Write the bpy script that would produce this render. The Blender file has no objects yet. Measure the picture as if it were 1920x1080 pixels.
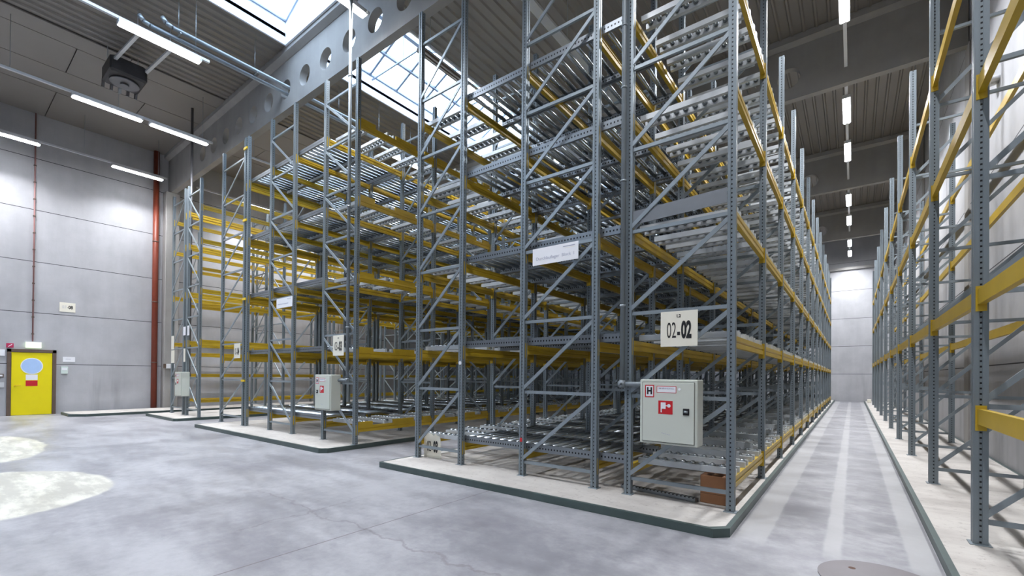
import bpy, math, random
from mathutils import Matrix, Vector

S = bpy.context.scene
COL = S.collection
random.seed(7)
PI = math.pi

# ------------------------------------------------------------------ mesh builder
class MB:
    def __init__(s):
        s.v, s.f, s.sm = [], [], []
    def poly(s, pts, faces, smooth=False):
        o = len(s.v)
        s.v += [tuple(p) for p in pts]
        for f in faces:
            s.f.append(tuple(i + o for i in f)); s.sm.append(smooth)
        return s
    def box(s, x0, x1, y0, y1, z0, z1):
        p = [(x0,y0,z0),(x1,y0,z0),(x1,y1,z0),(x0,y1,z0),(x0,y0,z1),(x1,y0,z1),(x1,y1,z1),(x0,y1,z1)]
        return s.poly(p, [(3,2,1,0),(4,5,6,7),(0,1,5,4),(1,2,6,5),(2,3,7,6),(3,0,4,7)])
    def cbox(s, x0, x1, y0, y1, z0, z1, c):
        # box with chamfered vertical and horizontal edges (three stacked octagons)
        def ring(z, i):
            a0,a1,b0,b1 = x0+i,x1-i,y0+i,y1-i
            return [(a0+c,b0,z),(a1-c,b0,z),(a1,b0+c,z),(a1,b1-c,z),(a1-c,b1,z),(a0+c,b1,z),(a0,b1-c,z),(a0,b0+c,z)]
        p = ring(z0,c)+ring(z0+c,0)+ring(z1-c,0)+ring(z1,c)
        f = [tuple(range(7,-1,-1)), tuple(range(24,32))]
        for k in range(3):
            for i in range(8):
                j=(i+1)%8
                f.append((k*8+i,k*8+j,k*8+8+j,k*8+8+i))
        return s.poly(p,f)
    def bar(s, a, b, w, h, side=(0,1,0)):
        # straight bar from a to b: w across 'side', h across the third direction
        a, b = Vector(a), Vector(b); d = (b-a).normalized()
        u = Vector(side); u = (u - d*u.dot(d)).normalized(); n = d.cross(u)
        p = []
        for q in (a, b):
            for sx, sy in ((-1,-1),(1,-1),(1,1),(-1,1)):
                p.append(q + u*(sx*w/2) + n*(sy*h/2))
        return s.poly(p, [(3,2,1,0),(4,5,6,7),(0,1,5,4),(1,2,6,5),(2,3,7,6),(3,0,4,7)])
    def tube(s, a, b, r, n=10, caps=True, r2=None):
        a, b = Vector(a), Vector(b); d = (b-a).normalized()
        u = d.orthogonal().normalized(); w = d.cross(u); r2 = r if r2 is None else r2
        p = []
        for q, rr in ((a, r), (b, r2)):
            for i in range(n):
                t = 2*PI*i/n
                p.append(q + u*(math.cos(t)*rr) + w*(math.sin(t)*rr))
        s.poly(p, [(i,(i+1)%n,n+(i+1)%n,n+i) for i in range(n)], True)
        if caps:
            o = len(s.v)-2*n
            s.f.append(tuple(o+i for i in range(n-1,-1,-1))); s.sm.append(False)
            s.f.append(tuple(o+n+i for i in range(n))); s.sm.append(False)
        return s
    def path(s, pts, r, n=10):
        for a, b in zip(pts, pts[1:]): s.tube(a, b, r, n)
        return s
    def prism(s, prof, axis, a, b):
        # closed 2-D profile pushed along an axis ('x','y','z')
        def P(q, t):
            return (t,q[0],q[1]) if axis=='x' else (q[0],t,q[1]) if axis=='y' else (q[0],q[1],t)
        n = len(prof)
        p = [P(q,a) for q in prof]+[P(q,b) for q in prof]
        f = [(i,(i+1)%n,n+(i+1)%n,n+i) for i in range(n)]
        f += [tuple(range(n-1,-1,-1)), tuple(range(n,2*n))]
        return s.poly(p, f)
    def add(s, m, off=(0,0,0)):
        o = len(s.v); x,y,z = off
        s.v += [(a+x,b+y,c+z) for a,b,c in m.v]
        s.f += [tuple(i+o for i in f) for f in m.f]; s.sm += m.sm
        return s
    def mesh(s, name, mat):
        me = bpy.data.meshes.new(name)
        me.from_pydata(s.v, [], s.f)
        me.polygons.foreach_set('use_smooth', s.sm)
        me.materials.append(mat)
        me.validate(); me.update()
        return me

WORLD = {}      # object -> world position of its origin (only translations are used for parents)
def link(o, parent=None, at=(0,0,0)):
    COL.objects.link(o)
    WORLD[o.name] = Vector(at)
    if parent is not None:
        o.parent = parent; o.location = Vector(at) - WORLD[parent.name]
    else:
        o.location = at
    return o
def obj(name, mb, mat, parent=None, at=(0,0,0)):
    me = mb if isinstance(mb, bpy.types.Mesh) else mb.mesh(name, mat)
    return link(bpy.data.objects.new(name, me), parent, at)
def empty(name, parent=None, at=(0,0,0)):
    o = bpy.data.objects.new(name, None); o.empty_display_size = .2
    return link(o, parent, at)
def tag(o, label=None, cat=None, group=None, kind=None):
    if label: o['label'] = label
    if cat: o['category'] = cat
    if group: o['group'] = group
    if kind: o['kind'] = kind
    return o
def struct(name, mb, mat, parent=None, at=(0,0,0)):
    o = obj(name, mb, mat, parent, at)
    if parent is None: o['kind'] = 'structure'
    return o

# ------------------------------------------------------------------ materials
def new_mat(name):
    m = bpy.data.materials.new(name); m.use_nodes = True
    nt = m.node_tree; nt.nodes.clear()
    out = nt.nodes.new('ShaderNodeOutputMaterial'); b = nt.nodes.new('ShaderNodeBsdfPrincipled')
    nt.links.new(b.outputs[0], out.inputs[0])
    return m, nt, b
class N:
    """small node helper"""
    def __init__(s, nt): s.nt = nt
    def n(s, t, **k):
        x = s.nt.nodes.new(t)
        for a, v in k.items(): setattr(x, a, v)
        return x
    def put(s, sock, v):
        if isinstance(v, bpy.types.NodeSocket): s.nt.links.new(v, sock)
        else: sock.default_value = v
    def m(s, op, a, b=0.0, c=0.0):
        x = s.n('ShaderNodeMath', operation=op)
        s.put(x.inputs[0], a); s.put(x.inputs[1], b); s.put(x.inputs[2], c)
        return x.outputs[0]
    def xyz(s, kind='Object'):
        t = s.n('ShaderNodeTexCoord'); q = s.n('ShaderNodeSeparateXYZ')
        s.nt.links.new(t.outputs[kind], q.inputs[0])
        s.co = t.outputs[kind]
        return q.outputs
    def noise(s, scale, detail=4, rough=.55, stretch=None, co=None):
        x = s.n('ShaderNodeTexNoise'); x.inputs['Scale'].default_value = scale
        x.inputs['Detail'].default_value = detail; x.inputs['Roughness'].default_value = rough
        c = co or s.co
        if stretch:
            mp = s.n('ShaderNodeMapping'); mp.inputs['Scale'].default_value = stretch
            s.nt.links.new(c, mp.inputs[0]); c = mp.outputs[0]
        s.nt.links.new(c, x.inputs['Vector'])
        return x.outputs[0]
    def step(s, v, lo, hi):
        x = s.n('ShaderNodeMapRange', interpolation_type='SMOOTHSTEP')
        s.put(x.inputs[0], v); x.inputs[1].default_value = lo; x.inputs[2].default_value = hi
        return x.outputs[0]
    def band(s, v, lo, hi, e):
        return s.m('MULTIPLY', s.step(v, lo-e, lo+e), s.m('SUBTRACT', 1.0, s.step(v, hi-e, hi+e)))
    def mix(s, f, a, b):
        x = s.n('ShaderNodeMix', data_type='RGBA')
        s.put(x.inputs[0], f)
        for i, c in ((6, a), (7, b)):
            s.put(x.inputs[i], c if isinstance(c, bpy.types.NodeSocket) else (*c, 1))
        return x.outputs[2]
    def bump(s, b, h, strength=.3, dist=.01):
        x = s.n('ShaderNodeBump'); x.inputs['Strength'].default_value = strength; x.inputs['Distance'].default_value = dist
        s.nt.links.new(h, x.inputs['Height']); s.nt.links.new(x.outputs[0], b.inputs['Normal'])

def simple(name, col, rough=.5, metal=0.0, var=.12, scale=6.0, bump=0.0):
    m, nt, b = new_mat(name); k = N(nt); k.xyz()
    dark = tuple(c*(1-var) for c in col); lite = tuple(min(1, c*(1+var)) for c in col)
    nz = k.noise(scale)
    nt.links.new(k.mix(nz, dark, lite), b.inputs['Base Color'])
    b.inputs['Roughness'].default_value = rough; b.inputs['Metallic'].default_value = metal
    if bump: k.bump(b, nz, bump)
    return m
def upright_mat(name, col, metal, rough):
    m, nt, b = new_mat(name); k = N(nt); x, y, z = k.xyz()
    zf = k.m('ABSOLUTE', k.m('SUBTRACT', k.m('FRACT', k.m('DIVIDE', z, .05)), .5))
    hole = k.m('LESS_THAN', zf, .17)
    lx = k.m('LESS_THAN', k.m('ABSOLUTE', x), .0075); ly = k.m('LESS_THAN', k.m('ABSOLUTE', y), .0075)
    mask = k.m('MULTIPLY', hole, k.m('MINIMUM', k.m('ADD', lx, ly), 1.0))
    nz = k.noise(5, stretch=(1,1,.4))
    c = k.mix(nz, tuple(q*.82 for q in col), tuple(q*1.15 for q in col))
    nt.links.new(k.mix(mask, c, (.015,.016,.018)), b.inputs['Base Color'])
    b.inputs['Metallic'].default_value = metal; b.inputs['Roughness'].default_value = rough
    return m
def rail_mat(name, col):
    m, nt, b = new_mat(name); k = N(nt); x, y, z = k.xyz()
    f = k.m('ABSOLUTE', k.m('SUBTRACT', k.m('FRACT', k.m('DIVIDE', x, .05)), .5))
    zz = k.m('LESS_THAN', k.m('ABSOLUTE', k.m('SUBTRACT', z, .055)), .012)
    mask = k.m('MULTIPLY', k.m('LESS_THAN', f, .2), zz)
    c = k.mix(k.noise(9), tuple(q*.85 for q in col), tuple(q*1.1 for q in col))
    nt.links.new(k.mix(mask, c, (.02,.02,.022)), b.inputs['Base Color'])
    b.inputs['Metallic'].default_value = .75; b.inputs['Roughness'].default_value = .36
    return m
STEEL = upright_mat('rack steel perforated', (.225,.265,.292), .4, .4)
BRACE = simple('rack steel brace', (.29,.335,.365), .4, .45, .1)
ZINC = simple('zinc roller', (.42,.46,.49), .25, .9, .08, 12)
RAIL = rail_mat('zinc rail', (.27,.295,.32))
BARM = simple('zinc flat bar', (.58,.61,.63), .35, .35, .1, 8)
YEL = simple('yellow beam paint', (.50,.335,.022), .38, 0, .15, 4)
YEL2 = simple('yellow connector paint', (.78,.53,.03), .4, 0, .08, 4)
GALV = simple('galvanised pipe', (.33,.37,.40), .38, .6, .1, 5)
KERB = simple('dark green steel edge', (.075,.105,.10), .42, .2, .3, 3)
RISER = simple('dull riser pipe', (.21,.24,.26), .5, .3, .1, 5)
CAB = simple('cabinet grey enamel', (.60,.63,.56), .38, 0, .03, 2)
CABG = simple('cabinet seam shadow line', (.16,.17,.15), .6)
WHITE = simple('white plastic', (.82,.83,.86), .45, 0, .03)
CREAM = simple('cream sign board', (.80,.77,.66), .5, 0, .03)
BLACK = simple('black print', (.012,.012,.014), .5)
GREY = simple('grey print', (.42,.43,.52), .6)
RED = simple('red print', (.55,.012,.02), .45, 0, .06)
MAG = simple('red sign magenta', (.5,.03,.1), .5)
PIPER = simple('red brown pipe', (.21,.04,.018), .45, 0, .15)
CONDR = simple('dull pink conduit', (.33,.17,.16), .55)
DOORY = simple('yellow door paint', (.80,.68,.0), .4, 0, .05, 3)
DOORF = simple('brown door frame', (.11,.075,.055), .55, 0, .3)
BLUEGL = simple('pale blue porthole glass', (.42,.6,.9), .15, 0, .06)
CARTON = simple('brown carton', (.28,.13,.06), .7, 0, .12)
DARKM = simple('dark heater metal', (.045,.043,.045), .5, .3, .3)
DARKG = simple('grey heater metal', (.13,.13,.14), .45, .4, .2)
PLATE = simple('dark grey floor plate', (.16,.145,.155), .45, .2, .12, 5)
BROWN = simple('rusty socket', (.09,.04,.02), .7)
GUARD = simple('grey guard plate', (.2,.215,.235), .5, .4, .08)

def concrete_wall(name, col, joints):
    m, nt, b = new_mat(name); k = N(nt); x, y, z = k.xyz()
    a = k.noise(.8, 6, .6); s = k.noise(1.0, 5, .65, (.9,.9,.12)); g = k.noise(26, 3)
    f = k.m('ADD', k.m('MULTIPLY', a, .55), k.m('MULTIPLY', s, .45))
    c = k.mix(k.step(f, .3, .72), tuple(q*.80 for q in col), tuple(q*1.12 for q in col))
    c = k.mix(k.m('MULTIPLY', g, .25), c, tuple(q*.8 for q in col))
    # old damp streaks low on the panel
    st = k.m('MULTIPLY', k.step(k.noise(1.6, 4, .6, (1,1,.1)), .52, .7), k.m('SUBTRACT', 1.0, k.step(z, .4, 3.0)))
    c = k.mix(k.m('MULTIPLY', st, .4), c, tuple(q*.5 for q in col))
    mask = None
    for zj in joints:
        w = k.m('LESS_THAN', k.m('ABSOLUTE', k.m('SUBTRACT', z, zj)), .011)
        mask = w if mask is None else k.m('MAXIMUM', mask, w)
    nt.links.new(k.mix(mask, c, (.035,.035,.04)), b.inputs['Base Color'])
    b.inputs['Roughness'].default_value = .8
    k.bump(b, g, .12)
    return m
WALL = concrete_wall('precast concrete panel', (.45,.455,.475), (1.87, 3.76, 5.64, 7.55, 9.45))
BEAMC = concrete_wall('girder concrete', (.36,.35,.335), (-5,))

def plinth_mat():
    m, nt, b = new_mat('white painted plinth'); k = N(nt); k.xyz()
    a = k.noise(1.3, 6, .65); g = k.noise(14, 6, .75); st = k.noise(1.0, 5, .6, (.5, 2.5, 1))
    c = k.mix(k.step(k.m('ADD', k.m('MULTIPLY', a, .5), k.m('MULTIPLY', st, .5)), .3, .62), (.38,.352,.328), (.54,.515,.48))
    c = k.mix(k.step(g, .54, .74), c, (.29,.26,.24))
    nt.links.new(c, b.inputs['Base Color']); b.inputs['Roughness'].default_value = .75
    k.bump(b, g, .25, .004)
    return m
PLINTH = plinth_mat()

def floor_mat():
    m, nt, b = new_mat('power trowelled concrete floor'); k = N(nt); x, y, z = k.xyz()
    big = k.noise(.45, 5, .6); sw = k.noise(.9, 6, .62, (.55, 1.5, 1)); fine = k.noise(7, 8, .7); sp = k.noise(30, 2)
    f = k.m('ADD', k.m('MULTIPLY', big, .4), k.m('ADD', k.m('MULTIPLY', sw, .35), k.m('MULTIPLY', fine, .25)))
    c = k.mix(k.step(f, .39, .61), (.235,.235,.255), (.39,.39,.41))
    c = k.mix(k.m('MULTIPLY', k.step(sp, .55, .8), .12), c, (.2,.19,.2))
    # dirt blotches
    bl = k.m('MULTIPLY', k.step(k.noise(.75, 6, .66, (.7, 1.3, 1)), .5, .68), .5)
    c = k.mix(bl, c, (.185,.18,.205))
    sm = k.m('MULTIPLY', k.step(k.noise(1.7, 5, .62, (.8, 1.4, 1)), .54, .74), .38)
    c = k.mix(sm, c, (.15,.145,.16))
    # aisle: three lighter screed strips and worn tracks
    wob = k.m('MULTIPLY', k.m('SUBTRACT', k.noise(3, 4), .5), .035)
    xa = k.m('ADD', x, wob)
    ya = k.step(y, 4.7, 5.3)
    strips = k.m('ADD', k.band(xa, -.93, -.67, .012), k.m('ADD', k.band(xa, -.21, -.08, .015), k.band(xa, .40, .585, .012)))
    tr = k.noise(1.3, 6, .7, (1.2, 1.6, 1))
    track = k.m('MULTIPLY', k.m('ADD', k.band(xa, -.66, -.22, .02), k.band(xa, -.07, .39, .02)), k.m('MULTIPLY', ya, k.step(tr, .35, .65)))
    c = k.mix(k.m('MULTIPLY', track, .75), c, (.165,.163,.18))
    c = k.mix(k.m('MULTIPLY', k.m('MULTIPLY', strips, ya), .8), c, (.385,.385,.39))
    # dark grooves beside the two kerbs
    gr = k.m('MULTIPLY', ya, k.m('ADD', k.band(x, -.967, -.945, .006), k.band(x, .585, .608, .006)))
    c = k.mix(k.m('MULTIPLY', gr, .8), c, (.12,.12,.13))
    # two rounded cream coloured patches, paler than the rest
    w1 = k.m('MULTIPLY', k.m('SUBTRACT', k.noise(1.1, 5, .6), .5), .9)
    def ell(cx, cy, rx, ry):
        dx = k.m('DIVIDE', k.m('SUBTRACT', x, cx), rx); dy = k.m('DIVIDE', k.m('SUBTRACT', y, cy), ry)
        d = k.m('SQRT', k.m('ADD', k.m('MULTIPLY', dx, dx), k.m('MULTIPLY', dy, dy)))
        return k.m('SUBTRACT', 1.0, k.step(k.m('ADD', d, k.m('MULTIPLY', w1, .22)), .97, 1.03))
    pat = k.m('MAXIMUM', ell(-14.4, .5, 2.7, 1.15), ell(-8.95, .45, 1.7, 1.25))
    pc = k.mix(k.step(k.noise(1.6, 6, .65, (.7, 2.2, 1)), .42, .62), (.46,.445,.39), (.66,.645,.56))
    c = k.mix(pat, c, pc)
    # saw-cut joint and hair cracks
    cut = k.m('MULTIPLY', k.m('LESS_THAN', k.m('ABSOLUTE', k.m('ADD', x, 4.0)), .008), k.m('LESS_THAN', y, 4.75))
    wr = k.m('MULTIPLY', k.m('SUBTRACT', k.noise(.9, 6, .6), .5), 1.0)
    cr = k.m('MULTIPLY', k.step(k.m('ABSOLUTE', k.m('ADD', k.m('SUBTRACT', y, 2.75), wr)), .03, .004), k.band(x, -6.4, -1.9, .2))
    cr2 = k.m('MULTIPLY', k.step(k.m('ABSOLUTE', k.m('ADD', k.m('ADD', x, 5.0), k.m('MULTIPLY', wr, 1.6))), .035, .004), k.band(y, 1.9, 3.3, .15))
    lines = k.m('MAXIMUM', k.m('MULTIPLY', cut, .7), k.m('MULTIPLY', k.m('MAXIMUM', cr, cr2), .34))
    c = k.mix(lines, c, (.12,.095,.10))
    nt.links.new(c, b.inputs['Base Color'])
    r = k.m('ADD', .3, k.m('MULTIPLY', k.step(sw, .35, .65), .2))
    nt.links.new(r, b.inputs['Roughness'])
    b.inputs['Specular IOR Level'].default_value = .42
    k.bump(b, fine, .06, .004)
    return m
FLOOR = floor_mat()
def deck_mat():
    m, nt, b = new_mat('ribbed roof sheet'); k = N(nt); k.xyz()
    c = k.mix(k.noise(.5, 4), (.24,.22,.20), (.295,.278,.257))
    nt.links.new(c, b.inputs['Base Color']); b.inputs['Roughness'].default_value = .5; b.inputs['Metallic'].default_value = .2
    return m
DECK = deck_mat()
UPST = simple('white skylight upstand', (.74,.78,.86), .5, 0, .06, 1.5)
FRAMEW = simple('skylight glazing bar', (.25,.3,.38), .5, .2)
LAMPW = simple('lamp housing white', (.62,.64,.66), .4, .2, .05)
def pane_mat():
    m, nt, b = new_mat('opal skylight pane'); nt.nodes.remove(b)
    out = [n for n in nt.nodes if n.type == 'OUTPUT_MATERIAL'][0]
    t = nt.nodes.new('ShaderNodeBsdfTranslucent'); t.inputs[0].default_value = (.88,.93,1,1)
    g = nt.nodes.new('ShaderNodeBsdfTransparent'); g.inputs[0].default_value = (.93,.96,1,1)
    x = nt.nodes.new('ShaderNodeMixShader'); x.inputs[0].default_value = .35
    nt.links.new(g.outputs[0], x.inputs[1]); nt.links.new(t.outputs[0], x.inputs[2]); nt.links.new(x.outputs[0], out.inputs[0])
    return m
PANE = pane_mat()
def emit(name, col, s):
    m = bpy.data.materials.new(name); m.use_nodes = True; nt = m.node_tree; nt.nodes.clear()
    out = nt.nodes.new('ShaderNodeOutputMaterial'); e = nt.nodes.new('ShaderNodeEmission')
    e.inputs[0].default_value = (*col, 1); e.inputs[1].default_value = s
    nt.links.new(e.outputs[0], out.inputs[0])
    m.cycles.emission_sampling = 'NONE'
    return m
TUBE_ON = emit('lit fluorescent tube', (.93,.95,1), 22)
EXITL = emit('lit exit sign', (.8,1,.62), 1.6)
TUBE_OFF = simple('unlit tube', (.7,.7,.68), .3)
TROUGH = simple('brown shaded reflector', (.22,.17,.14), .4, .3)  # brown tone carries the shade under an unlit lamp housing

# ------------------------------------------------------------------ dimensions
XW, XE, YN, YF = -24.0, 2.15, 38.0, -14.0      # hall walls
ZR = 11.1                                       # roof sheet
ZP = .09                                        # plinth height
SKX0, SKX1 = -13.05, -9.8                       # skylight strip
GY = [-1.83-8.28*1+8.28*0, 6.45, 14.73, 23.01, 31.29]
GY[0] = -1.83

# ------------------------------------------------------------------ room shell
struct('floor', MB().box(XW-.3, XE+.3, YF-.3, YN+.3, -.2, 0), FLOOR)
struct('wall_left', MB().box(XW-.25, XW, YF-.25, YN+.25, 0, 12.4), WALL)
struct('wall_right', MB().box(XE, XE+.25, YF-.25, YN+.25, 0, 12.4), WALL)
struct('wall_back', MB().box(XW, XE, YN, YN+.25, 0, 12.4), WALL)
struct('wall_front', MB().box(XW, XE, YF-.25, YF, 0, 12.4), WALL)
# roof: trapezoidal sheet with ribs running along the hall, open along the skylight strip
deck = MB()
def deck_strip(xa, xb, ya, yb):
    p = .28; n = max(1, round((xb-xa)/p)); p = (xb-xa)/n; prof = []
    for i in range(n):
        x = xa+i*p
        prof += [(x, ZR+.05), (x+.185, ZR+.05), (x+.215, ZR), (x+p-.03, ZR)]
    prof.append((xb, ZR+.05))
    pts = [(x, ya, z) for x, z in prof]+[(x, yb, z) for x, z in prof]; m = len(prof)
    deck.poly(pts, [(i, i+1, m+i+1, m+i) for i in range(m-1)])
deck_strip(-17.45, SKX0, YF-.2, YN+.2)
xe = [XW-.2, -21.6, -19.93, -18.2, -17.46]
for i in range(4):
    y = YF-.2 + i*1.37
    ys = [YF-.2] + [YF + 4.1*k + (2.65+14) % 4.1 + (0, 2.0, 0, 1.1)[i] - 4.1*(i == 1) for k in range(14)]
    ys = [q for q in ys if q < YN] + [YN+.2]
    for y0, y1 in zip(ys, ys[1:]):
        if y1-y0 > .1: deck.box(xe[i]+.012, xe[i+1]-.012, y0+.012, y1-.012, ZR, ZR+.04)
deck_strip(SKX1, XE+.2, YF-.2, YN+.2)
deck.box(XW-.25, SKX0, YF-.25, YN+.25, ZR+.2, ZR+.3)      # roof build-up over the sheet
deck.box(SKX1, XE+.25, YF-.25, YN+.25, ZR+.2, ZR+.3)
bays = [(YF, GY[0]-.22)] + [(GY[i]+.42, GY[i+1]-.22) for i in range(4)] + [(GY[4]+.42, YN)]
for i in range(5): deck.box(SKX0-.02, SKX1+.02, GY[i]-.165, GY[i]+.365, ZR+.02, ZR+.3)
struct('ceiling', deck, DECK)

# skylights (one ridge light in each roof bay)
for i, (a, b) in enumerate(bays):
    r = tag(empty('window_%d' % (i+1), None, ((SKX0+SKX1)/2, (a+b)/2, ZR)), kind='structure')
    h = .62; up = MB(); t = .05
    up.box(SKX0-t, SKX0, a, b, ZR-.03, ZR+h).box(SKX1, SKX1+t, a, b, ZR-.03, ZR+h)
    up.box(SKX0-t, SKX1+t, a-t, a, ZR-.03, ZR+h).box(SKX0-t, SKX1+t, b, b+t, ZR-.03, ZR+h)
    loc = lambda m: m.add  # noqa
    def rel(m):
        q = MB(); cx, cy, cz = WORLD[r.name]; q.add(m, (-cx, -cy, -cz)); return q
    obj('upstand', rel(up), UPST, r, WORLD[r.name])
    xm, zt, ze = (SKX0+SKX1)/2, ZR+h+.75, ZR+h
    fr = MB()
    fr.box(SKX0-.03, SKX0+.05, a, b, ze, ze+.05).box(SKX1-.05, SKX1+.03, a, b, ze, ze+.05).box(xm-.07, xm+.07, a, b, zt-.06, zt+.04)
    n = max(1, round((b-a)/1.05))
    for j in range(n+1):
        y = a+(b-a)*j/n
        fr.bar((SKX0, y, ze+.02), (xm, y, zt), .07, .08, (0,1,0)); fr.bar((SKX1, y, ze+.02), (xm, y, zt), .07, .08, (0,1,0))
    for q in (.5,):
        for sx in (SKX0, SKX1):
            fr.box(sx+(xm-sx)*q-.045, sx+(xm-sx)*q+.045, a, b, ze+(zt-ze)*q-.04, ze+(zt-ze)*q+.04)
    # two tie rods with struts across the light
    for y in (a+(b-a)*.3, a+(b-a)*.7):
        fr.bar((SKX0, y, ze-.1), (SKX1, y, ze-.1), .04, .04, (0,1,0)); fr.bar((xm, y, ze-.1), (xm, y, zt), .03, .03)
    obj('window_frame', rel(fr), FRAMEW, r, WORLD[r.name])
    pn = MB()
    pn.poly([(SKX0,a,ze+.03),(xm,a,zt+.02),(xm,b,zt+.02),(SKX0,b,ze+.03)], [(0,1,2,3)])
    pn.poly([(SKX1,a,ze+.03),(xm,a,zt+.02),(xm,b,zt+.02),(SKX1,b,ze+.03)], [(3,2,1,0)])
    for y in (a, b):
        pn.poly([(SKX0,y,ze),(SKX1,y,ze),(xm,y,zt+.02)], [(0,1,2)])
    obj('pane', rel(pn), PANE, r, WORLD[r.name])

# concrete girders with round holes
HOLES = [-20.0+1.09*k for k in range(18)]
def girder(y0):
    m = MB(); t = .2; z0, z1 = 9.43, 10.9; zc = 10.05; R = .285; x0, x1 = XW+.02, XE-.02
    n = 24
    ang = [2*PI*i/n for i in range(n)]
    hx = .545
    m.box(x0, HOLES[0]-hx, y0, y0+t, z0, z1); m.box(HOLES[-1]+hx, x1, y0, y0+t, z0, z1)
    for cx in HOLES:
        sq, ci = [], []
        for a in ang:
            c, s_ = math.cos(a), math.sin(a)
            ex, ez = hx, (z1-zc if s_ > 0 else zc-z0)
            q = min(ex/abs(c) if abs(c) > 1e-6 else 1e9, ez/abs(s_) if abs(s_) > 1e-6 else 1e9)
            sq.append((cx+c*q, zc+s_*q)); ci.append((cx+c*R, zc+s_*R))
        # add true corners by snapping the nearest ring point
        for ex, ez in ((hx, z1-zc), (-hx, z1-zc), (hx, z0-zc), (-hx, z0-zc)):
            k = min(range(n), key=lambda i: (sq[i][0]-cx-ex)**2+(sq[i][1]-zc-ez)**2); sq[k] = (cx+ex, zc+ez)
        for y, flip in ((y0, False), (y0+t, True)):
            p = [(q[0], y, q[1]) for q in sq]+[(q[0], y, q[1]) for q in ci]
            f = [(i, (i+1)%n, n+(i+1)%n, n+i) for i in range(n)]
            m.poly(p, [tuple(reversed(q)) for q in f] if flip else f)
        p = [(q[0], y0, q[1]) for q in ci]+[(q[0], y0+t, q[1]) for q in ci]
        m.poly(p, [(i, (i+1)%n, n+(i+1)%n, n+i) for i in range(n)], True)
        m.poly([(cx-hx,y0,z0),(cx+hx,y0,z0),(cx+hx,y0+t,z0),(cx-hx,y0+t,z0)], [(0,1,2,3)])
    # top flange with sloped haunch
    m.prism([(y0-.02, z1-.02), (y0-.16, z1+.06), (y0-.16, ZR+.03), (y0+t+.16, ZR+.03), (y0+t+.16, z1+.06), (y0+t+.02, z1-.02)], 'x', x0, x1)
    return m
for y in GY:
    struct('girder', girder(y), BEAMC)
    struct('column', MB().cbox(XW-.02, XW+.42, y-.18, y+.32, 0, 9.43, .02), BEAMC)
    struct('column', MB().cbox(XE-.03, XE+.02, y-.15, y+.35, 0, 9.43, .005), BEAMC)
struct('trim_1', MB().box(XW+.05, XE-.05, YN-.14, YN, 8.95, 9.12), BEAMC)

# ------------------------------------------------------------------ plinths
def plinth(x0, x1, y0, y1, label, ch=.03, chr_=.03):
    r = tag(empty('rack_plinth', None, ((x0+x1)/2, y0, 0)), label, 'plinth')
    def outline(i):
        a, b, c, d = x0+i, x1-i, y0+i, y1
        return [(a+ch, c), (b-chr_, c), (b, c+chr_), (b, d), (a, d), (a, c+ch)]
    off = WORLD[r.name]
    def prism_z(pr, z0, z1):
        return MB().prism([(p[0]-off.x, p[1]-off.y) for p in pr], 'z', z0, z1)
    obj('slab', prism_z(outline(.05), 0.001, ZP), PLINTH, r, off)
    e = MB(); o, i = outline(0), outline(.05); n = 6
    P = [(p[0]-off.x, p[1]-off.y) for p in o]; Q = [(p[0]-off.x, p[1]-off.y) for p in i]
    pts = [(*p, 0.001) for p in P]+[(*p, ZP) for p in P]+[(*p, ZP) for p in Q]+[(*p, ZP-.01) for p in Q]
    f = []
    for k in range(n):
        if k == 3: continue
        j = (k+1) % n
        f += [(k, j, n+j, n+k), (n+k, n+j, 2*n+j, 2*n+k), (2*n+k, 2*n+j, 3*n+j, 3*n+k)]
    e.poly(pts, f)
    obj('edge_strip', e, KERB, r, off)
    return r
plinth(-6.5, -.97, 4.76, 37.9, 'low white plinth with dark green edge under the large rack carrying the 02-02 board', .03, .13)
plinth(-15.35, -8.41, 4.82, 37.9, 'low white plinth with dark edge under the middle rack with the 03-03 board', .03, .12)
plinth(-20.65, -17.55, 4.95, 37.9, 'narrow white plinth under the open pallet rack near the red downpipe', .03, .1)
plinth(-23.565, -21.7, 3.12, 37.9, 'white plinth strip along the wall beside the yellow door', .05, .4)
plinth(.612, XE-.01, -6.0, 37.9, 'long white plinth along the wall across the narrow aisle from the 02-02 board', .03, .03)

# ------------------------------------------------------------------ rack parts (meshes made once, shared by copies)
_cache = {}
def cached(key, fn, mat):
    if key not in _cache: _cache[key] = fn().mesh(key[0], mat)
    return _cache[key]
def upright_mb(h, sx, sy):
    # omega section: box with a shallow groove on all four faces, plus a foot plate
    a, b, g, w = sx/2, sy/2, .008, .012
    prof = [(-a,-b),(-w,-b),(-w,-b+g),(w,-b+g),(w,-b),(a,-b),(a,-w),(a-g,-w),(a-g,w),(a,w),(a,b),(w,b),(w,b-g),(-w,b-g),(-w,b),(-a,b),(-a,w),(-a+g,w),(-a+g,-w),(-a,-w)]
    m = MB().prism(prof, 'z', 0, h)
    m.cbox(-a-.025, a+.025, -b-.025, b+.025, 0, .008, .002)
    return m
def hbrace_mb(w): # local: starts at left upright centre
    m = MB(); m.box(.03, w-.03, -.018, .018, -.022, -.018).box(.03, w-.03, -.018, -.013, -.022, .022).box(.03, w-.03, .013, .018, -.022, .022)
    return m
def dbrace_mb(w, dz, up):
    a = (.03, -.028, .06) if up else (.03, -.028, dz-.06)
    b = (w-.03, -.028, dz-.06) if up else (w-.03, -.028, .06)
    return MB().bar(a, b, .02, .05, (0,1,0))
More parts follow.
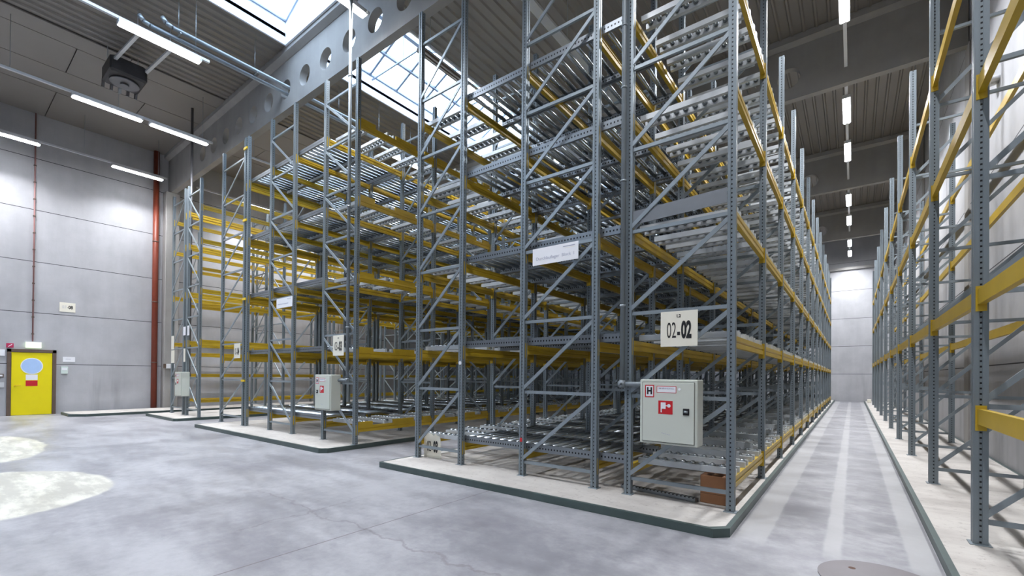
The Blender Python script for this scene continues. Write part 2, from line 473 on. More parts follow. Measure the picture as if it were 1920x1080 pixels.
def beam_mb(L, hgt=.13, dep=.05, guides=(), gside=1):
    # runs along +y from 0 to L (between upright centres), top at z=0
    m = MB(); e = .045
    m.prism([(-dep/2,-hgt),(dep/2,-hgt),(dep/2,-hgt*.62),(dep/2-.012,-hgt*.55),(dep/2-.012,-hgt*.45),(dep/2,-hgt*.38),(dep/2,0),(-dep/2,0)], 'y', e, L-e)
    for y in (e-.004, L-e-.012):
        m.box(-dep/2-.012, dep/2+.012, y, y+.016, -hgt-.06, .03)
    for y in (e-.055, L-e-.005):
        m.box(dep/2+.006, dep/2+.014, y, y+.06, -hgt-.06, .03); m.box(-dep/2-.014, -dep/2-.006, y, y+.06, -hgt-.06, .03)
    for g0, g1 in guides:
        m.box(gside*.0-.03, .03, g0, g1, 0, .085)
    return m
def roller_mb(L=.92, r=.034): return MB().tube((0,-L/2,0), (0,L/2,0), r, 10).tube((0,-L/2-.03,0), (0,-L/2,0), .008, 6).tube((0,L/2,0), (0,L/2+.03,0), .008, 6)
def siderail_mb(L):
    m = MB(); m.box(0, L, -.004, 0, 0, .11).box(0, L, 0, .035, 0, .004).box(0, L, 0, .02, .106, .11)
    return m
def wheelbars_mb(L):
    m = MB()
    for s_ in (-1, 1): m.box(0, L, s_*.085-.026, s_*.085+.026, .0, .07)
    return m
def wheels_mb(L):
    m = MB(); n = int(L/.115)
    for i in range(n):
        x = .07+i*.115
        m.tube((x,-.058,.055), (x,.058,.055), .034, 10)
    return m
def cover_mb(L): return MB().box(.02, L-.12, .425, .43, .0, .15).box(.02, L-.12, .425, .47, .145, .15)
def bed_mb(xs, L=.92):
    m = MB(); r = roller_mb(L)
    for x in xs: m.add(r, (x, 0, 0))
    return m

def rack(name, label, cat, pairs, lines, rows, heights, levels, hz, dirf, lanes=None, sec=(.085,.08), beam_h=.13, guide_line=None, full=8, nbeam=100, nlane=100, extra=None, lone=(), rowsign=1, skip=None):
    """A whole bolted rack block. pairs: frames (x0,x1); lines: x of beam lines; rows: y of the frames;
    hz: heights of the horizontal braces above the plinth top; levels: beam top heights."""
    r = tag(empty(name, None, (sum(p for q in pairs for p in q)/(2*len(pairs)), rows[0], ZP)), label, cat)
    rest = MB(); ro = WORLD[r.name]
    # frames, nearest (largest in the photo) first get every brace as a piece of its own
    order = [(j, i) for j in range(len(rows)) for i in range(len(pairs))]
    order.sort(key=lambda q: (rows[q[0]] + (0 if q[1] == len(pairs)-1 else 1.2) if rowsign > 0 else rows[q[0]]))
    for cnt, (j, i) in enumerate(order):
        x0, x1 = pairs[i]; y = rows[j]; h = heights(j); w = x1-x0
        fr = empty('upright_frame', r, (x0, y, ZP))
        for x in (x0, x1):
            obj('upright', cached(('upright', h, sec), lambda: upright_mb(h-ZP, *sec), STEEL), None, fr, (x, y, ZP))
        hh = [z for z in hz if z < h-.1]
        for k, z in enumerate(hh):
            hm = hbrace_mb(w)
            if cnt < full: obj('horizontal_brace', cached(('horizontal_brace', round(w,3)), lambda: hm, BRACE), None, fr, (x0, y, z))
            else: rest.add(hm, (x0-ro.x, y-ro.y, z-ro.z))
            if k+1 < len(hh):
                dz = hh[k+1]-z; up = dirf(i, j)
                dm = dbrace_mb(w, dz, up)
                if cnt < full: obj('diagonal_brace', cached(('diagonal_brace', round(w,3), round(dz,3), up), lambda: dm, BRACE), None, fr, (x0, y, z))
                else: rest.add(dm, (x0-ro.x, y-ro.y, z-ro.z))
    for x in lone:
        for j, y in enumerate(rows):
            h = heights(j)
            obj('upright', cached(('upright', h, sec), lambda: upright_mb(h-ZP, *sec), STEEL), None, r, (x, y, ZP))
    if rest.v: obj('far_bracing', rest, BRACE, r, ro)['kind'] = 'stuff'
    # beams
    restb = MB(); allb = []
    for j in range(len(rows)-1):
        for l, z in enumerate(levels):
            for x in lines: allb.append((j, l, x, z))
    allb.sort(key=lambda q: (q[0]*(1.0 if q[2] != lines[-1] or rowsign < 0 else .55), abs(q[3]-3)*.05))
    for c, (j, l, x, z) in enumerate(allb):
        if skip and skip(j, l, x): continue
        L = rows[j+1]-rows[j]
        gd = ((.06,.42),(.98,1.58),(1.86,L-.07)) if guide_line is not None and abs(x-guide_line) < .01 else ()
        zz = z + (lanes['slope']*(lanes['x1']-x) if lanes else 0)
        if c < nbeam: obj('beam', cached(('beam', round(L,3), beam_h, len(gd)), lambda: beam_mb(L, beam_h, guides=gd), YEL), None, r, (x, rows[j], zz))
        else: restb.add(beam_mb(L, beam_h, guides=gd), (x-ro.x, rows[j]-ro.y, zz-ro.z))
    if restb.v: obj('far_beams', restb, YEL, r, ro)['kind'] = 'stuff'
    # roller lanes
    if lanes:
        xa, xb = lanes['mid']; sects = lanes['ends']; sp = .165
        n = int((xb-xa-.1)/sp); xs = [.1+i*sp for i in range(n)]
        al = [(j, l, q) for j in range(len(rows)-1) for l in range(len(levels)) for q in (0, 1)]
        al.sort(key=lambda t: (t[0]*2+t[2], -abs(levels[t[1]]-3)))
        restl = MB(); restr = MB()
        nroll = 0
        for c, (j, l, q) in enumerate(al):
            L = rows[j+1]-rows[j]; yc = rows[j]+L*(.262 if q == 0 else .738); z = levels[l]
            hw = L*.232; sl = lanes['slope']
            def at(x): return z + sl*(lanes['x1']-x)
            if c < nlane:
                ln = empty('roller_lane', r, (xa, yc, at(xa)))
                zm = at((xa+xb)/2)
                for s_ in (-1, 1):
                    o = obj('side_rail', cached(('side_rail', round(xb-xa,3)), lambda: siderail_mb(xb-xa), RAIL), None, ln, (xa, yc+s_*hw, zm))
                    if s_ > 0: o.scale = (1, -1, 1)
                rl = hw*2-.09
                if nroll+n <= 100:
                    for x in xs: obj('roller', cached(('roller', round(rl,3)), lambda: roller_mb(rl), ZINC), None, ln, (xa+x, yc, zm+.085))
                    nroll += n
                else:
                    obj('roller_bed', cached(('roller_bed', round(rl,3), n), lambda: bed_mb(xs, rl), ZINC), None, ln, (xa, yc, zm+.085))['kind'] = 'stuff'
                if lanes.get('cover'):
                    ea, eb = sects[-1]
                    obj('lane_guide', cached(('lane_guide', round(eb-ea,3)), lambda: cover_mb(eb-ea), BARM), None, ln, (ea, yc, at((ea+eb)/2)))
                for (ea, eb) in sects:
                    for s_ in (-1, 1):
                        ye = yc+s_*.27; zb = at((ea+eb)/2)
                        obj('wheel_track', cached(('wheel_track', round(eb-ea,3)), lambda: wheelbars_mb(eb-ea), BARM), None, ln, (ea, ye, zb))
                        obj('wheel_row', cached(('wheel_row', round(eb-ea,3)), lambda: wheels_mb(eb-ea), ZINC), None, ln, (ea, ye, zb))['kind'] = 'stuff'
            else:
                zm = at((xa+xb)/2); sr = siderail_mb(xb-xa)
                for s_ in (-1, 1): restl.add(sr, (xa-ro.x, yc+s_*hw-ro.y, zm-ro.z))
                if lanes.get('cover'): restl.add(cover_mb(sects[-1][1]-sects[-1][0]), (sects[-1][0]-ro.x, yc-ro.y, at(sects[-1][0])-ro.z))
                restl.add(bed_mb(xs, hw*2-.09), (xa-ro.x, yc-ro.y, zm+.085-ro.z))
                for (ea, eb) in sects:
                    for s_ in (-1, 1):
                        restl.add(wheelbars_mb(eb-ea), (ea-ro.x, yc+s_*.27-ro.y, at((ea+eb)/2)-ro.z))
                        restl.add(wheels_mb(eb-ea), (ea-ro.x, yc+s_*.27-ro.y, at((ea+eb)/2)-ro.z))
        if restl.v: obj('far_roller_lanes', restl, ZINC, r, ro)['kind'] = 'stuff'
    if extra: extra(r, ro)
    return r

def hlist(z0, p, n): return [z0+p*i for i in range(n)]
# --- block with the 02-02 board
U = (-6.33, -5.25, -3.97, -2.77, -2.29, -1.085)
rows1 = [5.5+2.13*k for k in range(14)]
def ex1(r, ro):
    # flat grey guard plate between the two corner uprights, and small stickers
    g = MB().bar((U[4]+.05-ro.x, 5.42-ro.y+.06, 3.62-ro.z), (U[5]-.05-ro.x, 5.42-ro.y+.06, 3.66-ro.z), .01, .17, (0,1,0))
    obj('guard_plate', g, GUARD, r, ro)
    st = MB().tube((U[1], 5.4575, 1.80), (U[1], 5.4555, 1.80), .032, 16)
    tag(obj('sticker', MB().add(st, (-ro.x, -ro.y, -ro.z)), WHITE, r, ro), 'white round sticker')
    st = MB().box(U[2]-.02, U[2]+.02, 5.4555, 5.4575, .60, .66)
    tag(obj('sticker', MB().add(st, (-ro.x, -ro.y, -ro.z)), RED, r, ro), 'red sticker')
rack('flow_rack', 'large galvanised flow rack with roller lanes and yellow beams carrying the 02-02 board', 'rack',
     [(U[0],U[1]),(U[2],U[3]),(U[4],U[5])], U, rows1, lambda j: 8.25 if j < 2 else 7.65, [.47, 2.07, 3.5, 4.95, 6.27],
     hlist(.3, 1.05, 8), lambda i, j: True,
     lanes=dict(mid=(U[1]-.02, U[4]+.02), ends=[(U[0]-.02, U[1]-.06), (U[4]+.06, U[5]+.02)], slope=-.004, x1=U[5], cover=True), full=12, extra=ex1)
# --- block with the 03-03 board
V = (-13.78, -12.36, -11.13, -9.71, -8.46)
rows2 = [5.6+2.2*k for k in range(14)]
def ex2(r, ro):
    for z in (8.05, 5.98, 3.72, 1.38):
        m = MB().box(-13.99-ro.x, V[0]-ro.x, rows2[0]-.075-ro.y, rows2[0]-.042-ro.y, z-.03-ro.z, z+.03-ro.z)
        tag(obj('row_spacer', m, YEL2, r, ro), 'yellow row spacer')
rack('flow_rack', 'second galvanised flow rack with roller lanes carrying the 03-03 board', 'rack',
     [(V[1],V[2]),(V[3],V[4])], V, rows2, lambda j: 8.38 if j < 2 else 7.75, [.48, 2.1, 3.72, 5.38, 7.03],
     hlist(.32, 1.075, 8), lambda i, j: j % 2 == 1,
     lanes=dict(mid=(V[0]-.02, V[3]+.02), ends=[(V[3]+.06, V[4]+.02)], slope=.012, x1=V[4]), guide_line=V[4], full=12, extra=ex2, lone=(V[0],))
# --- single row backing onto it
rows2a = rows2[:11]
rack('pallet_rack', 'slim pallet rack with yellow beams behind the left end of the 03-03 flow rack', 'rack',
     [(-15.55,-13.98)], (-15.55,-13.98), rows2a, lambda j: 8.4 if j < 2 else 7.75, [2.1, 3.72, 5.4, 7.05],
     hlist(.32, 1.075, 8), lambda i, j: True, full=11)
# --- open double pallet rack
rows3 = [5.66+2.8*k for k in range(10)]
rack('pallet_rack', 'open double pallet rack with yellow beams beside the red downpipe', 'rack',
     [(-20.32,-19.09),(-18.75,-17.6)], (-20.32,-19.09,-18.75,-17.6), rows3, lambda j: 8.2, [2.72, 4.45, 6.15, 7.3],
     hlist(.32, 1.075, 8), lambda i, j: i == 0, full=12, beam_h=.14)
# --- rack against the left wall
rows4 = [7.1+2.8*k for k in range(10)]
rack('pallet_rack', 'single pallet rack with yellow beams standing against the wall with the yellow door', 'rack',
     [(-23.35,-22.3)], (-23.35,-22.3), rows4, lambda j: 7.6, [.45, 1.55, 2.45, 4.6, 6.15],
     hlist(.32, 1.075, 8), lambda i, j: True, full=11, beam_h=.14)
# --- rack along the right wall
rows5 = [5.88+2.97*k for k in range(-1, 10)]
def ex5(r, ro):
    L = rows5[1]-rows5[0]
    for x in (.93, 1.87): obj('beam', cached(('beam', round(L,3), .14, 0), lambda: beam_mb(L, .14), YEL), None, r, (x, rows5[0], 1.33))
rack('pallet_rack', 'pallet rack with yellow beams along the wall across the narrow aisle', 'rack',
     [(.93,1.87)], (.93,1.87), rows5, lambda j: 7.68, [2.42, 4.36, 5.95],
     hlist(.3, 1.05, 8), lambda i, j: True, sec=(.1,.1), beam_h=.14, full=11, rowsign=-1, extra=ex5)

# ------------------------------------------------------------------ lettering helper
def lettering(text, size, xs=1.0, off=0.0, align='CENTER'):
    cu = bpy.data.curves.new('text', 'FONT'); cu.body = text; cu.size = size; cu.align_x = align; cu.align_y = 'CENTER'
    cu.offset = off; cu.extrude = .0006; cu.resolution_u = 4
    o = bpy.data.objects.new('text', cu); COL.objects.link(o)
    dg = bpy.context.evaluated_depsgraph_get()
    me = bpy.data.meshes.new_from_object(o.evaluated_get(dg))
    bpy.data.objects.remove(o); bpy.data.curves.remove(cu)
    for v in me.vertices: v.co.x *= xs
    return me
def letter_obj(text, size, mat, parent, at, xs=1.0, off=0.0, face='front', align='CENTER', name='lettering'):
    me = lettering(text, size, xs, off, align)
    me.name = name; me.materials.clear(); me.materials.append(mat)
    rot = Matrix.Rotation(PI/2, 4, 'X')                       # faces -y
    if face == 'left_wall': rot = Matrix.Rotation(PI/2, 4, 'Z') @ rot   # faces +x
    me.transform(rot)
    return link(bpy.data.objects.new(name, me), parent, at)
def number_board(x0, x1, y, z0, z1, thin, bold, label, cat='sign', small=None, size=.26, torn=False, dz=0):
    w, h = x1-x0, z1-z0
    m = MB()
    if torn:
        pr = [(0,0),(w,0),(w*.98,h*.72),(w*.95,h*.90),(w*.78,h*.93),(w*.66,h*1.0),(w*.6,h*.9),(w*.45,h*.97),(0,h)]
        m.prism(pr, 'y', -.003, .003)
    else: m.cbox(0, w, -.004, .004, 0, h, .0015)
    o = tag(obj('number_board', m, CREAM, None, (x0, y, z0)), label, cat, 'rack number boards')
    zc = z0+h*.44+dz; xc = (x0+x1)/2; yy = y-.006
    letter_obj(thin, size, BLACK, o, (xc-.026, yy, zc), .43, -.001, align='RIGHT')
    letter_obj('-', size, BLACK, o, (xc, yy, zc-.01), .42, .008)
    letter_obj(bold, size, BLACK, o, (xc+.03, yy, zc), .43, .012, align='LEFT')
    if small: letter_obj(small, .05, BLACK, o, (xc, yy, z0+h*.86), 1.0, .001)
    return o
YB = 5.425
number_board(-1.86, -1.43, YB, 1.96, 2.38, '02', '02', 'cream board reading 02-02 above the largest grey hose cabinet', small='L2', size=.27)
number_board(-6.30, -5.86, 5.62, ZP+.001, .53, '02', '03', 'cream board with torn top standing on the plinth behind a brace', torn=True, size=.27)
number_board(-9.22, -8.80, 5.525, 2.0, 2.45, '03', '03', 'cream board reading 03-03 above the hose cabinet of the middle rack', size=.27, small='L3')
number_board(-14.47, -14.05, 5.525, 2.03, 2.46, '03', '04', 'small far cream number board on the slim rack left of the 03-03 board', size=.27)
def plain_sign(x0, x1, y, z0, z1, label, text=None, mark=True, tilt=0.0):
    w, h = x1-x0, z1-z0
    o = tag(obj('rack_sign', MB().cbox(0, w, -.003, .003, 0, h, .001), WHITE, None, (x0, y, z0)), label, 'sign')
    if text: letter_obj(text, h*.26, GREY, o, (x0+w*.5, y-.0045, z0+h*.36), 1.05)
    else: obj('print_line', MB().box(w*.08, w*.75, -.0045, -.003, h*.36, h*.42), GREY, o, (x0, y, z0))
    if mark:
        obj('print_mark', MB().box(w*.68, w*.93, -.0045, -.003, h*.80, h*.85), GREY, o, (x0, y, z0))
        obj('print_mark', MB().box(w*.72, w*.93, -.0045, -.003, h*.72, h*.74), CREAM, o, (x0, y, z0))
    return o
plain_sign(-3.76, -3.0, YB, 3.21, 3.455, 'long white sign reading Durchlauflager Block I on the front of the large rack', 'Durchlauflager  Block  I')
plain_sign(-11.88, -11.06, 5.525, 3.27, 3.52, 'long white sign with faint print on the front of the middle rack')
for x0, x1, z0, z1, lb, m_ in ((-18.95,-18.72,2.92,3.22,'upper white paper sign on the open pallet rack above its hose cabinet', WHITE), (-18.55,-18.35,2.9,3.24,'narrow white paper sign next to the pole on the open pallet rack', WHITE),
                     (-20.2,-19.92,2.45,2.95,'bent cream board on the leftmost upright of the open pallet rack', CREAM), (-20.2,-19.85,1.95,2.42,'lower cream board at the leftmost upright of the open pallet rack', CREAM), (-18.9,-18.72,1.98,2.45,'slim cream board above the hose cabinet of the open pallet rack', CREAM)):
    tag(obj('paper_sign', MB().cbox(0, x1-x0, -.003, .003, 0, z1-z0, .001), m_, None, (x0, 5.585, z0)), lb, 'sign')

# ------------------------------------------------------------------ hose cabinets
def hose_cabinet(x0, x1, yf, yb, z0, z1, label, handed=1, detail=True):
    w, h, d = x1-x0, z1-z0, yb-yf
    r = tag(empty('hose_cabinet', None, (x0, yf, z0)), label, 'cabinet', 'wall hydrant cabinets')
    at = (x0, yf, z0)
    obj('body', MB().cbox(0, w, .012, d, 0, h, .008), CAB, r, at)
    dr = obj('door', MB().cbox(.035, w-.035, 0, .02, .03, h-.035, .004), CAB, r, at)
    obj('door_gap', MB().box(.028, w-.028, .009, .0125, .023, h-.028), CABG, r, at)
    mx = (lambda a, b: (a, b)) if handed > 0 else (lambda a, b: (w-b, w-a))
    def sub(name, mb, mat): return obj(name, mb, mat, dr, at)
    a, b = mx(w-.155, w-.085)
    sub('latch', MB().cbox(a, b, -.008, 0, h*.47, h*.47+.075, .003), BLACK)
    sub('latch_grip', MB().tube((a+.015,-.014,h*.47+.04), (b-.015,-.014,h*.47+.036), .013, 8), GALV)
    sub('warning_sticker', MB().box(.065, .175, -.0015, 0, h-.21, h-.065), RED)
    sub('sticker_field', MB().box(.077, .163, -.0022, -.0012, h-.198, h-.077), WHITE)
    letter_obj('H', .105, BLACK, dr, (x0+.12, yf-.0032, z0+h-.138), .85, .006)
    sub('instruction_sticker', MB().box(.205, .43, -.0015, 0, h-.155, h-.075), RED)
    sub('sticker_field', MB().box(.211, .424, -.0022, -.0012, h-.149, h-.081), WHITE)
    letter_obj('IM BRANDFALL', .026, GREY, dr, (x0+.317, yf-.0032, z0+h-.103), 1.0, .0005)
    sub('seal', MB().tube((.465,-.003,h-.11), (.465,0,h-.11), .016, 14), WHITE)
    rx, rz = .225, h-.40
    sub('hose_pictogram', MB().box(rx, rx+.165, -.0015, 0, rz, rz+.155), RED)
    pg = MB().box(rx+.028, rx+.085, -.0024, -.0012, rz+.062, rz+.135).box(rx+.028, rx+.04, -.0024, -.0012, rz+.02, rz+.062).box(rx+.085, rx+.11, -.0024, -.0012, rz+.092, rz+.104)
    pg.tube((rx+.122,-.0024,rz+.098), (rx+.122,-.0012,rz+.098), .02, 14)
    sub('pictogram_shape', pg, WHITE)
    if detail:
        sc = MB()
        for i in range(5): sc.box(.265+i*.02, .277+i*.02, -.0012, 0, .132-i*.004, .139-i*.004)
        sub('scuff_marks', sc, GREY)
    return r
hose_cabinet(-2.03, -1.37, 5.2, 5.44, .81, 1.565, 'largest pale grey hose cabinet with red and white stickers below the 02-02 board')
hose_cabinet(-9.58, -8.93, 5.30, 5.545, .80, 1.58, 'pale grey hose cabinet with red sticker on the front of the middle rack', -1)
hose_cabinet(-19.0, -18.32, 5.36, 5.605, .78, 1.62, 'distant pale grey hose cabinet on the open pallet rack by the downpipe', -1, False)

# hydrant risers
def riser(pts, r, label, clamps, mat=None):
    o = tag(empty('water_pipe', None, pts[0]), label, 'pipe', 'hydrant riser pipes'); off = WORLD[o.name]
    m = MB()
    q = [tuple(Vector(p)-off) for p in pts]
    m.path(q, r, 14)
    for p in q[1:-1]:
        m.tube((p[0]-.045,p[1],p[2]), (p[0]+.045,p[1],p[2]), r*1.22, 12); m.tube((p[0],p[1],p[2]-.045), (p[0],p[1],p[2]+.05), r*1.22, 12)
    obj('pipe', m, mat or RISER, o, off)
    for z in clamps:
        obj('pipe_clamp', MB().tube((0,0,z-.012-off.z), (0,0,z+.012-off.z), r*1.25, 12), GALV, o, off)
riser([(-2.345,5.41,ZR), (-2.345,5.41,1.50), (-2.02,5.41,1.50)], .032, 'galvanised riser pipe running down to the largest hose cabinet', (2.5, 4.1, 5.3, 6.1, 7.4))
riser([(-8.62,5.5,ZR), (-8.62,5.5,1.46), (-8.93,5.5,1.46)], .036, 'galvanised riser pipe down to the hose cabinet of the middle rack', (2.6, 5.2, 8.0))
riser([(-18.92,5.77,ZR), (-18.92,5.77,1.5), (-18.92,5.61,1.5)], .04, 'dark riser pipe on the open pallet rack near the downpipe', (3.2, 6.0), DARKG)

# things on the plinth at the near corner
bx = tag(obj('cardboard_box', MB().cbox(-.16,.16,-.17,.17,0,.33,.004), CARTON, None, (-1.30,5.86,ZP+.001)), 'brown cardboard box under the roller lane beside the corner upright', 'box')
obj('lid_seam', MB().box(-.1605,.1605,-.1715,.1715,.115,.119), BROWN, bx, WORLD[bx.name])
pr = tag(obj('loose_rail', MB().bar((-.5,0,.03),(.5,0,.03),.06,.05,(0,1,0)).bar((-.5,.06,.02),(.5,.06,.02),.03,.04,(0,1,0)), RAIL, None, (-1.99,5.70,ZP+.001)), 'loose perforated rail lying on the plinth under the largest hose cabinet', 'rail')
pr.rotation_euler = (0,0,-.12)
dp = tag(obj('floor_plate', MB().tube((0,0,.001),(0,0,.009),.42,40), PLATE, None, (.19,4.55,0)), 'round dark grey plate on the aisle floor with a small rusty hole', 'plate')
obj('lifting_hole', MB().tube((-.19,.18,.009),(-.19,.18,.0102),.026,12), BROWN, dp, WORLD[dp.name])
tag(obj('guard_block', MB().cbox(-.1,.1,-.12,.12,0,.2,.02), CREAM, None, (.82,35.6,ZP)), 'small cream guard block at the far end of the aisle plinth', 'block')

# ------------------------------------------------------------------ left wall: door, signs, pipes
dr = tag(empty('door_1', None, (XW, 2.42, 0)), kind='structure')
do = WORLD[dr.name]
def wb(y0, y1, z0, z1, d0, d1): return MB().box(d0, d1, y0-do.y, y1-do.y, z0, z1)
fr = MB().add(wb(1.80,1.90,0,2.40,.0,.07)).add(wb(2.94,3.04,0,2.40,.0,.07)).add(wb(1.80,3.04,2.29,2.40,.0,.07))
obj('door_frame', fr, DOORF, dr, do)
lf = obj('door_leaf', MB().cbox(.01,.05,1.905-do.y,2.935-do.y,.01,2.285,.004), DOORY, dr, do)
def disc(yc, zc, ry, rz, x0, x1, n=28):
    m = MB(); p = [(x0, yc-do.y+ry*math.cos(2*PI*i/n), zc+rz*math.sin(2*PI*i/n)) for i in range(n)]+[(x1, yc-do.y+ry*math.cos(2*PI*i/n), zc+rz*math.sin(2*PI*i/n)) for i in range(n)]
    return m.poly(p, [(i,(i+1)%n,n+(i+1)%n,n+i) for i in range(n)]+[tuple(range(n,2*n))])
obj('porthole_rim', disc(2.41,1.79,.285,.30,.05,.056), WHITE, lf, do)
obj('porthole', disc(2.41,1.79,.26,.275,.05,.058), BLUEGL, lf, do)
obj('white_notice', wb(2.26,2.56,1.28,1.48,.05,.0525), WHITE, lf, do)
obj('red_notice', wb(2.26,2.56,1.06,1.26,.05,.0525), RED, lf, do)
obj('door_handle', MB().tube((.05,2.0-do.y,1.08),(.10,2.0-do.y,1.08),.02,10).tube((.10,1.99-do.y,1.08),(.10,2.14-do.y,1.09),.013,10), YEL2, lf, do)
def wall_item(name, y0, y1, z0, z1, mat, label, cat, d=.012, x=XW):
    return tag(obj(name, MB().cbox(0, d, 0, y1-y0, 0, z1-z0, min(.003, d/4)), mat, None, (x+.001, y0, z0)), label, cat)
ex = wall_item('exit_sign', 2.25, 2.64, 2.46, 2.66, EXITL, 'lit pale green exit sign above the yellow door', 'sign', .06)
obj('sign_housing', MB().box(0,.062,-.01,.40,.2,.22), WHITE, ex, WORLD[ex.name])
fs = wall_item('extinguisher_sign', 1.78, 1.96, 2.44, 2.60, MAG, 'small red fire sign at the corner above the yellow door', 'sign')
obj('sign_symbol', MB().bar((.0135,.05,.04),(.0135,.14,.12),.002,.02,(1,0,0)), WHITE, fs, WORLD[fs.name])
nb = wall_item('number_board', 3.11, 3.55, 3.88, 4.24, CREAM, 'cream board reading 07-08 on the wall above the panel joint', 'sign', .008)
letter_obj('07', .17, GREY, nb, (XW+.0115, 3.305, 4.06), .75, -.003, 'left_wall', 'RIGHT'); letter_obj('-', .17, BLACK, nb, (XW+.0115, 3.33, 4.06), .8, .0, 'left_wall')
letter_obj('08', .17, BLACK, nb, (XW+.0115, 3.355, 4.06), .72, .006, 'left_wall', 'LEFT')
ws = wall_item('wall_notice', 3.22, 3.56, 1.97, 2.16, WHITE, 'white notice on the wall right of the yellow door, upper of two', 'sign')
obj('print_line', MB().box(.012,.0135,.08,.22,.10,.115), GREY, ws, WORLD[ws.name])
ws = wall_item('switch_box', 3.17, 3.36, 1.52, 1.79, simple('pale green plastic', (.62,.72,.68), .4), 'small pale switch box on the wall right of the yellow door under the white notice', 'switch', .05)
obj('switch_cover', MB().box(.05,.055,.02,.17,.13,.22), WHITE, ws, WORLD[ws.name])
ws['category'] = 'switch box'
wall_item('wall_notice', 1.45, 1.75, 2.14, 2.36, WHITE, 'white panel on the wall cut by the photo edge left of the door', 'sign', .03)
cb = wall_item('call_point', 1.58, 1.73, 1.38, 1.50, DOORF, 'small dark red call point on the wall left of the yellow door', 'alarm', .05)
obj('call_point_face', MB().box(.05,.053,.03,.12,.03,.09), WHITE, cb, WORLD[cb.name])
wall_item('key_box', 1.55, 1.74, 1.02, 1.2, LAMPW, 'small grey box below the call point left of the door', 'box', .05)
dpip = tag(empty('downpipe', None, (XW+.12, 6.0, 0)), 'thick red brown downpipe on the wall beside the concrete column', 'pipe')
of = WORLD[dpip.name]
obj('pipe', MB().tube((0,0,.001),(0,0,ZR),.105,18), PIPER, dpip, of)
for z in (2.0, 4.6, 7.2): obj('pipe_clamp', MB().tube((0,0,z),(0,0,z+.04),.112,18), DOORF, dpip, of)
cd = tag(empty('conduit', None, (XW+.045, 2.42, 2.7)), 'thin pink conduit running down the wall to the exit sign', 'conduit')
of = WORLD[cd.name]
obj('tube', MB().tube((0,0,0),(0,0,ZR-2.7),.022,8), CONDR, cd, of)
for i in range(11): obj('clip', MB().box(-.03,.03,-.035,.035,.25+i*.62,.29+i*.62), DOORF, cd, of)
jb = tag(obj('junction_box', MB().cbox(0,.09,0,.3,0,.2,.008), WHITE, None, (XW+.43, 6.33, 1.77)), 'white junction box on the concrete column beside the red downpipe', 'box')
obj('bracket', MB().box(0,.05,-.09,0,.02,.2), DOORF, jb, WORLD[jb.name])

for (y, z, lb) in ((12.1, 7.2, 'white dome fixture high on the wall behind the nearest tall aisle upright'), (23.2, 6.9, 'small far white dome fixture on the wall behind the aisle rack')):
    df = tag(obj('wall_fixture', MB().tube((0,0,0),(-.1,0,0),.05,12), LAMPW, None, (XE-.001, y, z)), lb, 'light fixture')
    obj('dome', MB().tube((-.1,0,-.03),(-.1,0,.03),.15,18).tube((-.1,0,.03),(-.1,0,.08),.15,18,True,.06), WHITE, df, WORLD[df.name])

# ------------------------------------------------------------------ ceiling: heater, pipes
ht = tag(empty('unit_heater', None, (-17.0, 3.5, 10.0)), 'dark unit heater hanging under the roof behind the brightest lamp', 'heater')
of = WORLD[ht.name]
obj('casing', MB().cbox(-.55,.45,-.42,.42,.1,.55,.05), DARKM, ht, of)
obj('fan_plate', MB().tube((-.05,0,.05),(-.05,0,.1),.34,20).tube((-.05,0,.0),(-.05,0,.05),.1,12), DARKG, ht, of)
for y in (-.36, -.18, 0, .18, .36):
    obj('louvre', MB().bar((-.62,y*1.05,.0),(-.5,y*1.05,.34),.05,.16,(0,1,0)), DARKG if y else GALV, ht, of)
for y in (-.34, .36):
    obj('hanger_arm', MB().bar((.05,y,.42),(2.1,y+.16,.44),.075,.06,(0,1,0)).tube((2.05,y+.16,.44),(2.05,y+.16,1.1),.012,6).tube((-.3,y,.5),(-.3,y,1.1),.012,6), LAMPW, ht, of)
tp = tag(empty('heating_pipe', None, (-13.5, 3.2, 10.05)), 'pair of silver heating pipes passing through a round girder hole', 'pipe')
of = WORLD[tp.name]
for dx, ys, dz in ((-.09, .05, -.04), (.10, .45, .07)):
    m = MB().tube((dx,ys,dz),(dx,17.0,dz),.052,12)
    m.path([(dx,ys,dz),(dx-.03,ys-.12,dz+.05),(dx-.05,ys-.2,dz+.16)], .052, 12)
    obj('pipe', m, GALV, tp, of)
for y in (.6, 2.4, 5.0, 8.0, 11.0, 14.0):
    obj('hanger', MB().tube((0,y,.05),(0,y,1.05),.008,6).bar((-.16,y,.0),(.17,y,.0),.03,.02,(0,1,0)), GALV, tp, of)

# ------------------------------------------------------------------ lighting rows
ZL = 9.65
def trunking(x, y0, y1, label, wide=.07, ZL=ZL):
    r = tag(empty('lamp_trunking', None, (x, y0, ZL+.1)), label, 'light rail', 'light rails under the roof'); of = WORLD[r.name]
    obj('rail', MB().box(-wide/2,wide/2,0,y1-y0,0,.06), LAMPW, r, of)
    n = max(2, int((y1-y0)/2.4)+1)
    for i in range(n):
        y = .3+(y1-y0-.6)*i/(n-1)
        obj('hanger', MB().tube((0,y,.06),(0,y,ZR-ZL-.08),.006,6), GALV, r, of)
    return r
def lamp_mesh(L, on):
    hs = MB().prism([(-.045,.10),(-.05,.055),(-.10,.0),(-.094,-.002),(-.045,.045),(.045,.045),(.094,-.002),(.10,.0),(.05,.055),(.045,.10)], 'y', -L/2, L/2)
    hs.box(-.1,.1,-L/2-.01,-L/2,0,.1).box(-.1,.1,L/2,L/2+.01,0,.1)
    return hs
